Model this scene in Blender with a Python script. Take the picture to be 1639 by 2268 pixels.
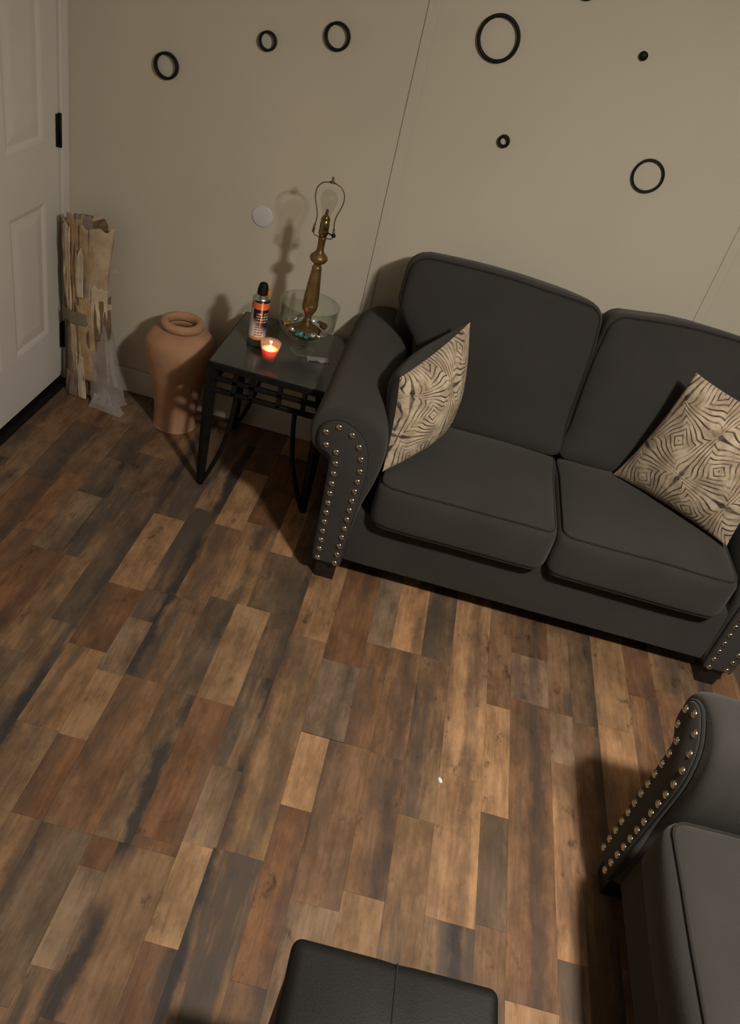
import bpy, bmesh, math, random
from mathutils import Vector, Matrix, noise

for o in list(bpy.data.objects):
    bpy.data.objects.remove(o)
SC = bpy.context.scene
COL = SC.collection
PI = math.pi

# ------------------------------------------------------------------ camera, world, light, exposure
CAM_H = 1.88
PITCH, ROLL, FPX = math.radians(36.2), math.radians(15.5), 1745.0
fwd = Vector((0, math.cos(PITCH), -math.sin(PITCH)))
up0 = Vector((0, math.sin(PITCH), math.cos(PITCH)))
ex = Vector((1, 0, 0))
rgt = math.cos(ROLL) * ex + math.sin(ROLL) * up0
upv = -math.sin(ROLL) * ex + math.cos(ROLL) * up0
cam = bpy.data.cameras.new('camera')
cam.sensor_fit = 'VERTICAL'
cam.sensor_height = 36.0
cam.sensor_width = 36.0 * 1639 / 2268
cam.lens = FPX / 2268 * 36.0
cam.clip_start = 0.02
camo = bpy.data.objects.new('camera', cam)
COL.objects.link(camo)
camo.matrix_world = Matrix(((rgt.x, upv.x, -fwd.x, 0), (rgt.y, upv.y, -fwd.y, 0), (rgt.z, upv.z, -fwd.z, CAM_H), (0, 0, 0, 1)))
SC.camera = camo

world = bpy.data.worlds.new('world')
SC.world = world
world.use_nodes = True
world.node_tree.nodes['Background'].inputs[0].default_value = (0.02, 0.018, 0.015, 1)
world.node_tree.nodes['Background'].inputs[1].default_value = 0.3

BULBS = [(0.87, 0.64, 2.28), (0.95, 0.70, 2.28)]     # bulbs of the ceiling fixture (built below)
BULB_W, BULB_COL = 23.0, (1.0, 0.93, 0.82)
BOWL_W = 42.0                                          # light through the frosted pane under the bulbs
SC.view_settings.view_transform = 'Standard'
SC.view_settings.look = 'None'
SC.view_settings.gamma = 1.0
SC.view_settings.use_curve_mapping = False
SC.view_settings.exposure = 0.0

# ------------------------------------------------------------------ helpers
def link(o, parent=None):
    COL.objects.link(o)
    if parent is not None:
        o.parent = parent
    return o

def tag(o, label=None, cat=None, group=None, kind=None):
    if label: o['label'] = label
    if cat: o['category'] = cat
    if group: o['group'] = group
    if kind: o['kind'] = kind
    return o

def empty(name, loc=(0, 0, 0), rz=0.0):
    o = bpy.data.objects.new(name, None)
    o.empty_display_size = 0.05
    o.location = loc
    o.rotation_euler = (0, 0, rz)
    return link(o)

def obj(name, bm, mat, parent=None, smooth=True, loc=None):
    me = bpy.data.meshes.new(name)
    bmesh.ops.recalc_face_normals(bm, faces=bm.faces[:])
    bm.to_mesh(me)
    bm.free()
    if smooth:
        for p in me.polygons: p.use_smooth = True
    if mat: me.materials.append(mat)
    o = bpy.data.objects.new(name, me)
    if loc: o.location = loc
    return link(o, parent)

def share(name, me, parent, loc, rot=None, scale=None):
    o = bpy.data.objects.new(name, me)
    o.location = loc
    if rot: o.rotation_euler = rot
    if scale: o.scale = scale
    return link(o, parent)

def box(bm, x0, x1, y0, y1, z0, z1, bev=0.0, seg=2):
    m = Matrix.Translation(((x0+x1)/2, (y0+y1)/2, (z0+z1)/2)) @ Matrix.Diagonal((x1-x0, y1-y0, z1-z0, 1))
    r = bmesh.ops.create_cube(bm, size=1.0, matrix=m)
    if bev > 0:
        es = list({e for v in r['verts'] for e in v.link_edges})
        bmesh.ops.bevel(bm, geom=es, offset=bev, segments=seg, profile=0.5, affect='EDGES')
    return bm

def boxbm(*a, **k):
    return box(bmesh.new(), *a, **k)

def lathe(prof, n=32, cx=0, cy=0, bm=None, close=False):
    bm = bm or bmesh.new()
    rings = []
    for r, z in prof:
        if r < 1e-5:
            rings.append([bm.verts.new((cx, cy, z))])
        else:
            rings.append([bm.verts.new((cx + r*math.cos(2*PI*i/n), cy + r*math.sin(2*PI*i/n), z)) for i in range(n)])
    seq = list(zip(rings[:-1], rings[1:]))
    if close: seq.append((rings[-1], rings[0]))
    for a, b in seq:
        for i in range(n):
            j = (i+1) % n
            if len(a) == 1 and len(b) == 1: continue
            if len(a) == 1: bm.faces.new((a[0], b[i], b[j]))
            elif len(b) == 1: bm.faces.new((a[i], b[0], a[j]))
            else: bm.faces.new((a[i], b[i], b[j], a[j]))
    return bm

def tube(pts, r, n=8, closed=False, bm=None, caps=True):
    bm = bm or bmesh.new()
    pts = [Vector(p) for p in pts]
    N = len(pts)
    rr = r if hasattr(r, '__len__') else [r]*N
    rings = []
    prev = None
    for i, p in enumerate(pts):
        if closed: t = pts[(i+1) % N] - pts[i-1]
        else: t = pts[min(i+1, N-1)] - pts[max(i-1, 0)]
        t.normalize()
        if prev is None:
            a = Vector((0, 0, 1)) if abs(t.z) < 0.9 else Vector((1, 0, 0))
            u = t.cross(a).normalized()
        else:
            u = (prev - t*prev.dot(t)).normalized()
        prev = u
        w = t.cross(u)
        rings.append([bm.verts.new(p + rr[i]*(math.cos(2*PI*k/n)*u + math.sin(2*PI*k/n)*w)) for k in range(n)])
    for i in range(N if closed else N-1):
        a, b = rings[i], rings[(i+1) % N]
        for k in range(n):
            l = (k+1) % n
            bm.faces.new((a[k], a[l], b[l], b[k]))
    if caps and not closed:
        bm.faces.new(rings[0][::-1]); bm.faces.new(rings[-1])
    return bm

def spline(pts, n, closed=False):
    pts = [Vector(p) for p in pts]
    N = len(pts)
    out = []
    segs = N if closed else N-1
    for i in range(segs):
        p1, p2 = pts[i], pts[(i+1) % N]
        p0 = pts[i-1] if (closed or i > 0) else p1
        p3 = pts[(i+2) % N] if (closed or i+2 < N) else p2
        for k in range(n):
            t = k/n
            out.append(0.5*((2*p1) + (p2-p0)*t + (2*p0-5*p1+4*p2-p3)*t*t + (3*p1-p0-3*p2+p3)*t**3))
    if not closed: out.append(pts[-1])
    return out

def sstep(a, b, x):
    t = min(1, max(0, (x-a)/(b-a)))
    return t*t*(3-2*t)

# ------------------------------------------------------------------ materials
def newmat(name):
    m = bpy.data.materials.new(name)
    m.use_nodes = True
    nt = m.node_tree
    return m, nt, nt.nodes['Principled BSDF']

def N(nt, typ, **k):
    n = nt.nodes.new(typ)
    for a, b in k.items(): setattr(n, a, b)
    return n

def setin(n, **k):
    for a, b in k.items(): n.inputs[a.replace('_', ' ')].default_value = b
    return n

def rgb(c): return (c[0], c[1], c[2], 1)

def mix(nt, fac, a, b, mode='MIX'):
    n = N(nt, 'ShaderNodeMix', data_type='RGBA', blend_type=mode)
    for idx, v in ((0, fac), (6, a), (7, b)):
        if hasattr(v, 'is_output'): nt.links.new(v, n.inputs[idx])
        else: n.inputs[idx].default_value = v if idx == 0 else (rgb(v) if len(v) == 3 else v)
    return n.outputs[2]

def math_n(nt, op, a, b=0.0, c=None, clamp=False):
    n = N(nt, 'ShaderNodeMath', operation=op, use_clamp=clamp)
    for idx, v in ((0, a), (1, b), (2, c)):
        if v is None: continue
        if hasattr(v, 'is_output'): nt.links.new(v, n.inputs[idx])
        else: n.inputs[idx].default_value = v
    return n.outputs[0]

def noise_n(nt, vec, scale, detail=3, rough=0.55):
    n = N(nt, 'ShaderNodeTexNoise')
    n.inputs['Scale'].default_value = scale
    n.inputs['Detail'].default_value = detail
    n.inputs['Roughness'].default_value = rough
    if vec is not None: nt.links.new(vec, n.inputs['Vector'])
    return n.outputs['Fac']

def ramp(nt, fac, lo, hi):
    n = N(nt, 'ShaderNodeMapRange', interpolation_type='SMOOTHSTEP')
    n.inputs['From Min'].default_value = lo
    n.inputs['From Max'].default_value = hi
    nt.links.new(fac, n.inputs['Value'])
    return n.outputs['Result']

def bump(nt, bsdf, h, strength, dist=0.01):
    n = N(nt, 'ShaderNodeBump')
    n.inputs['Strength'].default_value = strength
    n.inputs['Distance'].default_value = dist
    nt.links.new(h, n.inputs['Height'])
    nt.links.new(n.outputs[0], bsdf.inputs['Normal'])

def coords(nt, kind='Object', scale=(1, 1, 1)):
    t = N(nt, 'ShaderNodeTexCoord')
    if scale == (1, 1, 1): return t.outputs[kind]
    m = N(nt, 'ShaderNodeMapping')
    m.inputs['Scale'].default_value = scale
    nt.links.new(t.outputs[kind], m.inputs['Vector'])
    return m.outputs[0]

def plain(name, col, rough=0.5, metal=0.0, var=0.12, vscale=8, bmp=0.0, bscale=200, spec=0.5):
    m, nt, b = newmat(name)
    c = coords(nt)
    f = noise_n(nt, c, vscale, 4)
    dark = tuple(v*(1-var) for v in col); light = tuple(min(1, v*(1+var)) for v in col)
    nt.links.new(mix(nt, ramp(nt, f, 0.3, 0.7), dark, light), b.inputs['Base Color'])
    b.inputs['Roughness'].default_value = rough
    b.inputs['Metallic'].default_value = metal
    b.inputs['Specular IOR Level'].default_value = spec
    if bmp: bump(nt, b, noise_n(nt, c, bscale, 3), bmp, 0.004)
    return m

def fabric_mat(name, col):
    m, nt, b = newmat(name)
    c = coords(nt)
    big = noise_n(nt, c, 5, 4)
    fine = noise_n(nt, coords(nt, 'Object', (900, 900, 900)), 1, 2)
    weave = noise_n(nt, coords(nt, 'Object', (260, 900, 260)), 1, 2)
    v = mix(nt, ramp(nt, big, 0.3, 0.7), tuple(x*0.86 for x in col), tuple(x*1.14 for x in col))
    v = mix(nt, 0.35, v, mix(nt, fine, (0, 0, 0), tuple(x*2 for x in col)))
    nt.links.new(v, b.inputs['Base Color'])
    b.inputs['Roughness'].default_value = 0.95
    b.inputs['Specular IOR Level'].default_value = 0.15
    b.inputs['Sheen Weight'].default_value = 0.25
    b.inputs['Sheen Roughness'].default_value = 0.6
    b.inputs['Sheen Tint'].default_value = rgb((0.4, 0.38, 0.35))
    bump(nt, b, weave, 0.25, 0.003)
    return m

def plank_mat(attr=False):
    m, nt, b = newmat('floor_plank_wood_far' if attr else 'floor_plank_wood')
    oi = N(nt, 'ShaderNodeObjectInfo')
    src = N(nt, 'ShaderNodeVertexColor', layer_name='plank_tint') if attr else oi
    geo = N(nt, 'ShaderNodeNewGeometry')
    off = N(nt, 'ShaderNodeVectorMath', operation='SCALE')
    off.inputs[0].default_value = (13.0, 29.0, 7.0)
    nt.links.new(oi.outputs['Random'], off.inputs['Scale'])
    add = N(nt, 'ShaderNodeVectorMath', operation='ADD')
    nt.links.new(geo.outputs['Position'], add.inputs[0])
    nt.links.new(off.outputs[0], add.inputs[1])
    def mp(sc):
        n = N(nt, 'ShaderNodeMapping')
        n.inputs['Scale'].default_value = sc
        nt.links.new(add.outputs[0], n.inputs['Vector'])
        return n.outputs[0]
    base = src.outputs['Color']
    blot = noise_n(nt, mp((12, 5.5, 1)), 1, 6, 0.68)
    grain = noise_n(nt, mp((95, 7, 1)), 1, 4, 0.65)
    fib = noise_n(nt, mp((330, 16, 1)), 1, 2, 0.6)
    hsv_d = mix(nt, 1.0, base, (0.62, 0.57, 0.53), 'MULTIPLY')
    hsv_l = mix(nt, 1.0, base, (1.36, 1.32, 1.27), 'MULTIPLY')
    c = mix(nt, ramp(nt, blot, 0.28, 0.72), hsv_d, hsv_l)
    c = mix(nt, math_n(nt, 'MULTIPLY', ramp(nt, grain, 0.42, 0.68), 0.40), c, mix(nt, 1.0, c, (0.52, 0.48, 0.45), 'MULTIPLY'))
    c = mix(nt, math_n(nt, 'MULTIPLY', ramp(nt, fib, 0.4, 0.7), 0.22), c, mix(nt, 1.0, c, (1.35, 1.3, 1.25), 'MULTIPLY'))
    # weathered slate streaks that run with the grain
    st = noise_n(nt, mp((13, 1.5, 1)), 1, 5, 0.62)
    sf = math_n(nt, 'MULTIPLY', ramp(nt, st, 0.46, 0.60), src.outputs['Alpha'])
    c = mix(nt, math_n(nt, 'MULTIPLY', sf, 0.80), c, (0.060, 0.052, 0.047))
    # one dark weathered vein per printed board, wandering along its length
    px = N(nt, 'ShaderNodeSeparateXYZ'); nt.links.new(geo.outputs['Position'], px.inputs[0])
    wob = noise_n(nt, mp((8, 5.0, 1)), 1, 5, 0.7)
    uu = math_n(nt, 'FRACT', math_n(nt, 'MULTIPLY_ADD', px.outputs[0], 1/0.2075, 0.022/0.2075))
    uu = math_n(nt, 'ABSOLUTE', math_n(nt, 'ADD', math_n(nt, 'MULTIPLY_ADD', wob, 0.45, -0.225), math_n(nt, 'SUBTRACT', uu, 0.40)))
    vein = math_n(nt, 'SUBTRACT', 1.0, ramp(nt, uu, 0.03, 0.15))
    vein = math_n(nt, 'MULTIPLY', vein, ramp(nt, noise_n(nt, mp((3, 2.6, 1)), 1, 3, 0.6), 0.36, 0.50))
    vein = math_n(nt, 'MULTIPLY', vein, math_n(nt, 'MULTIPLY', src.outputs['Alpha'], 1.1, None, True))
    c = mix(nt, math_n(nt, 'MULTIPLY', vein, 0.90), c, (0.033, 0.030, 0.031))
    # knots and smudges
    sm = noise_n(nt, mp((24, 13, 1)), 1, 4, 0.6)
    c = mix(nt, math_n(nt, 'MULTIPLY', ramp(nt, sm, 0.60, 0.76), 0.75), c, (0.028, 0.02, 0.014))
    nt.links.new(c, b.inputs['Base Color'])
    b.inputs['Roughness'].default_value = 0.62
    b.inputs['Specular IOR Level'].default_value = 0.3
    bump(nt, b, fib, 0.08, 0.002)
    return m

def pillow_mat():
    m, nt, b = newmat('patterned_pillow_cloth')
    uv = coords(nt, 'UV')
    nz = N(nt, 'ShaderNodeTexNoise'); nz.inputs['Scale'].default_value = 3.5; nz.inputs['Detail'].default_value = 2
    nt.links.new(uv, nz.inputs['Vector'])
    d = N(nt, 'ShaderNodeVectorMath', operation='MULTIPLY_ADD')
    nt.links.new(nz.outputs['Color'], d.inputs[0]); d.inputs[1].default_value = (0.06, 0.06, 0); nt.links.new(uv, d.inputs[2])
    s = N(nt, 'ShaderNodeVectorMath', operation='MULTIPLY'); nt.links.new(d.outputs[0], s.inputs[0]); s.inputs[1].default_value = (2.35, 2.35, 0)
    rot0 = N(nt, 'ShaderNodeVectorRotate', rotation_type='Z_AXIS'); nt.links.new(s.outputs[0], rot0.inputs['Vector']); rot0.inputs['Angle'].default_value = 0.12
    fr = N(nt, 'ShaderNodeVectorMath', operation='FRACTION'); nt.links.new(rot0.outputs[0], fr.inputs[0])
    fl = N(nt, 'ShaderNodeVectorMath', operation='FLOOR'); nt.links.new(rot0.outputs[0], fl.inputs[0])
    cen = N(nt, 'ShaderNodeVectorMath', operation='SUBTRACT'); nt.links.new(fr.outputs[0], cen.inputs[0]); cen.inputs[1].default_value = (0.5, 0.5, 0)
    sp = N(nt, 'ShaderNodeSeparateXYZ'); nt.links.new(cen.outputs[0], sp.inputs[0])
    r1 = math_n(nt, 'MAXIMUM', math_n(nt, 'ABSOLUTE', sp.outputs[0]), math_n(nt, 'ABSOLUTE', sp.outputs[1]))
    fs = N(nt, 'ShaderNodeSeparateXYZ'); nt.links.new(fl.outputs[0], fs.inputs[0])
    par = math_n(nt, 'PINGPONG', math_n(nt, 'ADD', fs.outputs[0], fs.outputs[1]), 1.0)
    sgn = math_n(nt, 'MULTIPLY_ADD', par, 2.0, -1.0)
    ang = math_n(nt, 'MULTIPLY', math_n(nt, 'SUBTRACT', 0.5, r1), math_n(nt, 'MULTIPLY', sgn, 1.9))
    rot = N(nt, 'ShaderNodeVectorRotate', rotation_type='Z_AXIS')
    nt.links.new(cen.outputs[0], rot.inputs['Vector']); nt.links.new(ang, rot.inputs['Angle'])
    s2 = N(nt, 'ShaderNodeSeparateXYZ'); nt.links.new(rot.outputs[0], s2.inputs[0])
    r2 = math_n(nt, 'MAXIMUM', math_n(nt, 'ABSOLUTE', s2.outputs[0]), math_n(nt, 'ABSOLUTE', s2.outputs[1]))
    w = math_n(nt, 'FRACT', math_n(nt, 'MULTIPLY', r2, 12.0))
    w = math_n(nt, 'ABSOLUTE', math_n(nt, 'SUBTRACT', w, 0.5))
    line = ramp(nt, w, 0.30, 0.42)
    ink = math_n(nt, 'MULTIPLY', line, ramp(nt, noise_n(nt, uv, 7, 3), 0.22, 0.6))
    cloth = mix(nt, ramp(nt, noise_n(nt, uv, 9, 3), 0.35, 0.65), (0.36, 0.28, 0.19), (0.56, 0.46, 0.34))
    nt.links.new(mix(nt, ink, cloth, (0.055, 0.040, 0.038)), b.inputs['Base Color'])
    b.inputs['Roughness'].default_value = 0.9
    b.inputs['Specular IOR Level'].default_value = 0.15
    bump(nt, b, noise_n(nt, coords(nt, 'Object', (500, 500, 500)), 1, 2), 0.2, 0.002)
    return m

def clear_mat(name, tint=(0.95, 0.97, 0.95), haze=0.0, rough=0.03, fres=1.45):
    m, nt, b = newmat(name)
    nt.nodes.remove(b)
    tr = N(nt, 'ShaderNodeBsdfTransparent'); tr.inputs[0].default_value = rgb(tint)
    gl = N(nt, 'ShaderNodeBsdfGlossy'); gl.inputs['Roughness'].default_value = rough
    lw = N(nt, 'ShaderNodeLayerWeight'); lw.inputs[0].default_value = .5
    fac = math_n(nt, 'MULTIPLY_ADD', math_n(nt, 'POWER', lw.outputs['Facing'], 4.0), .55, .05)
    mx = N(nt, 'ShaderNodeMixShader')
    nt.links.new(fac, mx.inputs[0]); nt.links.new(tr.outputs[0], mx.inputs[1]); nt.links.new(gl.outputs[0], mx.inputs[2])
    last = mx.outputs[0]
    if haze:
        df = N(nt, 'ShaderNodeBsdfTranslucent'); df.inputs[0].default_value = rgb((0.75, 0.72, 0.70))
        d2 = N(nt, 'ShaderNodeBsdfDiffuse'); d2.inputs[0].default_value = rgb((0.70, 0.66, 0.64))
        md = N(nt, 'ShaderNodeMixShader'); md.inputs[0].default_value = 0.6
        nt.links.new(df.outputs[0], md.inputs[1]); nt.links.new(d2.outputs[0], md.inputs[2])
        m2 = N(nt, 'ShaderNodeMixShader')
        f = noise_n(nt, coords(nt), 9, 2)
        nt.links.new(math_n(nt, 'MULTIPLY_ADD', ramp(nt, f, 0.3, 0.7), haze*.35, haze*.65), m2.inputs[0])
        nt.links.new(last, m2.inputs[1]); nt.links.new(md.outputs[0], m2.inputs[2])
        last = m2.outputs[0]
    nt.links.new(last, nt.nodes['Material Output'].inputs['Surface'])
    return m

def wall_mat(name, col):
    m, nt, b = newmat(name)
    c = coords(nt)
    f = noise_n(nt, c, 1.3, 3)
    v = mix(nt, ramp(nt, f, 0.3, 0.7), tuple(x*0.965 for x in col), tuple(x*1.03 for x in col))
    nt.links.new(v, b.inputs['Base Color'])
    b.inputs['Roughness'].default_value = 0.75
    b.inputs['Specular IOR Level'].default_value = 0.25
    bump(nt, b, noise_n(nt, c, 160, 3), 0.05, 0.004)
    return m

M = {}
M['wall'] = wall_mat('greige_wall_paint', (0.56, 0.515, 0.42))
M['ceiling'] = wall_mat('ceiling_paint', (0.62, 0.59, 0.53))
M['white'] = plain('white_door_paint', (0.68, 0.65, 0.60), 0.45, var=0.03, vscale=3)
M['base'] = plain('baseboard_paint', (0.56, 0.53, 0.48), 0.5, var=0.05, vscale=5)
M['black'] = plain('black_metal', (0.007, 0.0065, 0.006), 0.55, var=0.3, vscale=30, spec=0.2)
M['ring'] = plain('black_ring_paint', (0.007, 0.0065, 0.006), 0.5, var=0.25, vscale=30, spec=0.2)
M['subfloor'] = plain('dark_floor_joint', (0.08, 0.055, 0.036), 0.9)
M['plank'] = plank_mat()
M['plank_far'] = plank_mat(True)
M['fabric'] = fabric_mat('charcoal_upholstery', (0.037, 0.0345, 0.0325))
M['piping'] = fabric_mat('charcoal_piping', (0.020, 0.018, 0.017))
M['under'] = plain('black_dust_cover', (0.012, 0.011, 0.010), 0.95)
M['foot'] = plain('espresso_wood_foot', (0.016, 0.011, 0.009), 0.5, var=0.3, vscale=40)
M['nail'] = plain('antique_brass_nail', (0.60, 0.565, 0.47), 0.22, metal=1.0, var=0.15, vscale=60)
M['pillow'] = pillow_mat()
M['pillow_back'] = fabric_mat('grey_pillow_back', (0.036, 0.034, 0.033))
M['terracotta'] = plain('terracotta', (0.45, 0.25, 0.15), 0.85, var=0.14, vscale=7, bmp=0.15, bscale=120, spec=0.2)
M['tabletop'] = plain('smoked_glass_top', (0.055, 0.056, 0.048), 0.16, var=0.12, vscale=6)
M['brass'] = plain('aged_brass', (0.20, 0.125, 0.045), 0.42, metal=0.6, var=0.25, vscale=20)
M['harp'] = plain('harp_wire', (0.16, 0.09, 0.055), 0.45, metal=0.6, var=0.2, vscale=40)
M['socket'] = plain('socket_brass', (0.22, 0.15, 0.07), 0.25, metal=0.9, var=0.2, vscale=40)
M['glass'] = clear_mat('clear_glass', (0.93, 0.95, 0.93))
M['bulbglass'] = clear_mat('clear_bulb_glass', (0.93, 0.92, 0.90))
M['plastic'] = clear_mat('clear_plastic_film', (0.93, 0.91, 0.90), haze=0.52, rough=0.12)
M['cup'] = clear_mat('waxy_cup_glass', (0.95, 0.90, 0.86), haze=0.10, rough=0.05)
M['leather'] = plain('black_faux_leather', (0.0080, 0.0074, 0.0068), 0.55, var=0.15, vscale=9, bmp=0.12, bscale=260, spec=0.22)
M['plate'] = plain('white_wall_plate', (0.62, 0.60, 0.58), 0.4, var=0.02)
M['scrap'] = plain('white_scrap', (0.85, 0.83, 0.80), 0.6, var=0.03)

# ------------------------------------------------------------------ room shell
XL, XR, YF, YB, ZC = -1.45, 5.2, -4.2, 2.967, 2.44
def struct(name, bm, mat, parent=None, label=None, smooth=False):
    o = obj(name, bm, mat, parent, smooth)
    if parent is None: o['kind'] = 'structure'
    if label: o['label'] = label
    return o

floor = struct('floor', boxbm(XL-.1, XR+.1, YF-.1, YB+.1, -0.06, -0.0045), M['subfloor'], label='rustic brown wood plank floor of mixed grey and honey boards')
struct('wall_back', boxbm(XL-.1, XR+.1, YB, YB+.1, -0.0045, ZC), M['wall'], label='greige painted wall behind the loveseat')
struct('wall_right', boxbm(XR, XR+.1, YF, YB, -0.0045, ZC), M['wall'], label='greige wall on the right, outside the picture')
struct('wall_front', boxbm(XL-.1, XR+.1, YF-.1, YF, -0.0045, ZC), M['wall'], label='greige wall behind the photographer')
struct('ceiling', boxbm(XL-.1, XR+.1, YF-.1, YB+.1, ZC, ZC+.06), M['ceiling'], label='plain pale ceiling')
# left wall with the door opening
DY0, DY1, DZ1 = 2.085, 2.902, 2.03
bm = bmesh.new()
box(bm, XL-.1, XL, YF, DY0-.02, -0.0045, ZC)
box(bm, XL-.1, XL, DY1+.012, YB, -0.0045, ZC)
box(bm, XL-.1, XL, DY0-.02, DY1+.012, DZ1+.02, ZC)
struct('wall_left', bm, M['wall'], label='greige wall that holds the white door')

# trim strips over the wall seams, baseboards
for i, x in enumerate((-0.233, 0.987, 2.207)):
    bm = boxbm(x-.018, x+.018, YB-.006, YB, 0.113, ZC, bev=0.0028, seg=2)
    struct('trim_%d' % (i+1), bm, M['wall'], label='narrow painted strip over the wall seam, %s' % ('near the corner table', 'above the right half of the loveseat', 'outside the picture')[i])
struct('baseboard_back', boxbm(XL, XR, YB-.013, YB, 0, 0.113, bev=.004), M['base'], label='off-white baseboard along the loveseat wall')
struct('baseboard_left', boxbm(XL, XL+.013, YF, DY0-.09, 0, 0.113, bev=.004), M['base'], label='off-white baseboard beside the door')
struct('baseboard_right', boxbm(XR-.013, XR, YF, YB-.013, 0, 0.113, bev=.004), M['base'], label='off-white baseboard on the right')

# door frame
bm = boxbm(XL-.1, XL+.008, DY1+.006, YB-.0005, 0, DZ1+.07, bev=.003)
struct('trim_4', bm, M['white'], label='white door casing in the corner')
bm = bmesh.new()
box(bm, XL-.1, XL+.012, DY0-.075, DY0-.006, 0, DZ1+.07, bev=.003)
box(bm, XL-.1, XL+.012, DY0-.006, DY1+.006, DZ1+.006, DZ1+.07, bev=.003)
struct('trim_5', bm, M['white'], label='white door casing on the latch side and over the door')
struct('trim_6', boxbm(XL-.09, XL+.028, DY0-.006, DY1+.006, 0, 0.012, bev=.003), M['black'], label='black threshold under the white door')

def build_door():
    d = empty('door_1', (XL, (DY0+DY1)/2, 0))
    tag(d, 'white six-panel interior door with black hinges', kind='structure')
    yc = (DY0+DY1)/2
    W = DY1-DY0
    zb = 0.034
    st, mu = 0.108, 0.10
    pw = (W-2*st-mu)/2
    cols = [(DY1-st-pw-yc, DY1-st-yc), (DY0+st-yc, DY0+st+pw-yc)]
    rows = [(0.27, 0.80), (1.01, 1.56), (1.66, 1.90)]
    xf = -0.004
    bm = bmesh.new()
    ys = sorted({-W/2, W/2, *[v for c in cols for v in c]})
    zs = sorted({zb, DZ1, *[v for r in rows for v in r]})
    panels = [(c, r) for c in cols for r in rows]
    def hole(y0, y1, z0, z1):
        for (c, r) in panels:
            if y0 >= c[0]-1e-6 and y1 <= c[1]+1e-6 and z0 >= r[0]-1e-6 and z1 <= r[1]+1e-6: return True
        return False
    for a, b in zip(ys[:-1], ys[1:]):
        for c, e in zip(zs[:-1], zs[1:]):
            if hole(a, b, c, e): continue
            bm.faces.new([bm.verts.new(p) for p in ((xf, a, c), (xf, b, c), (xf, b, e), (xf, a, e))])
    bmesh.ops.remove_doubles(bm, verts=bm.verts[:], dist=1e-5)
    box(bm, xf-.036, xf-.012, -W/2, W/2, zb, DZ1)
    for (y, w) in ((-W/2, 1), (W/2, -1)):
        bm.faces.new([bm.verts.new(p) for p in ((xf, y, zb), (xf, y, DZ1), (xf-.012, y, DZ1), (xf-.012, y, zb))])
    for z in (zb, DZ1):
        bm.faces.new([bm.verts.new(p) for p in ((xf, -W/2, z), (xf, W/2, z), (xf-.012, W/2, z), (xf-.012, -W/2, z))])
    obj('slab', bm, M['white'], d, smooth=False)
    for (c, r) in panels:
        bm = bmesh.new()
        loops = []
        for inset, x in ((0, xf), (.010, xf-.0025), (.020, xf-.0065), (.030, xf-.006), (.058, xf-.002), (.066, xf-.0015)):
            loops.append([bm.verts.new((x, y, z)) for (y, z) in ((c[0]+inset, r[0]+inset), (c[1]-inset, r[0]+inset), (c[1]-inset, r[1]-inset), (c[0]+inset, r[1]-inset))])
        for A, B in zip(loops[:-1], loops[1:]):
            for i in range(4):
                j = (i+1) % 4
                bm.faces.new((A[i], A[j], B[j], B[i]))
        bm.faces.new(loops[-1])
        obj('door_panel', bm, M['white'], d, smooth=False)
    for z in (0.222, 1.030, 1.80):
        h = obj('hinge', boxbm(xf-.002, xf+.004, W/2-.018, W/2+.012, z-.056, z+.056, bev=.0015), M['black'], d)
        bm = lathe([(0, z-.058), (.0065, z-.058), (.0065, z+.058), (0, z+.058)], 12, xf+.007, W/2+.002)
        obj('hinge_pin', bm, M['black'], h)
    k = obj('door_knob', tube([(xf, -W/2+.07, .95), (xf+.02, -W/2+.07, .95), (xf+.04, -W/2+.07, .95), (xf+.06, -W/2+.07, .95), (xf+.065, -W/2+.07, .95)], [.03, .012, .018, .028, .012], 20), M['black'], d)
    obj('door_sweep', boxbm(xf-.03, xf-.004, -W/2+.003, W/2-.003, .013, zb, bev=0), M['black'], d, smooth=False)
build_door()

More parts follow.
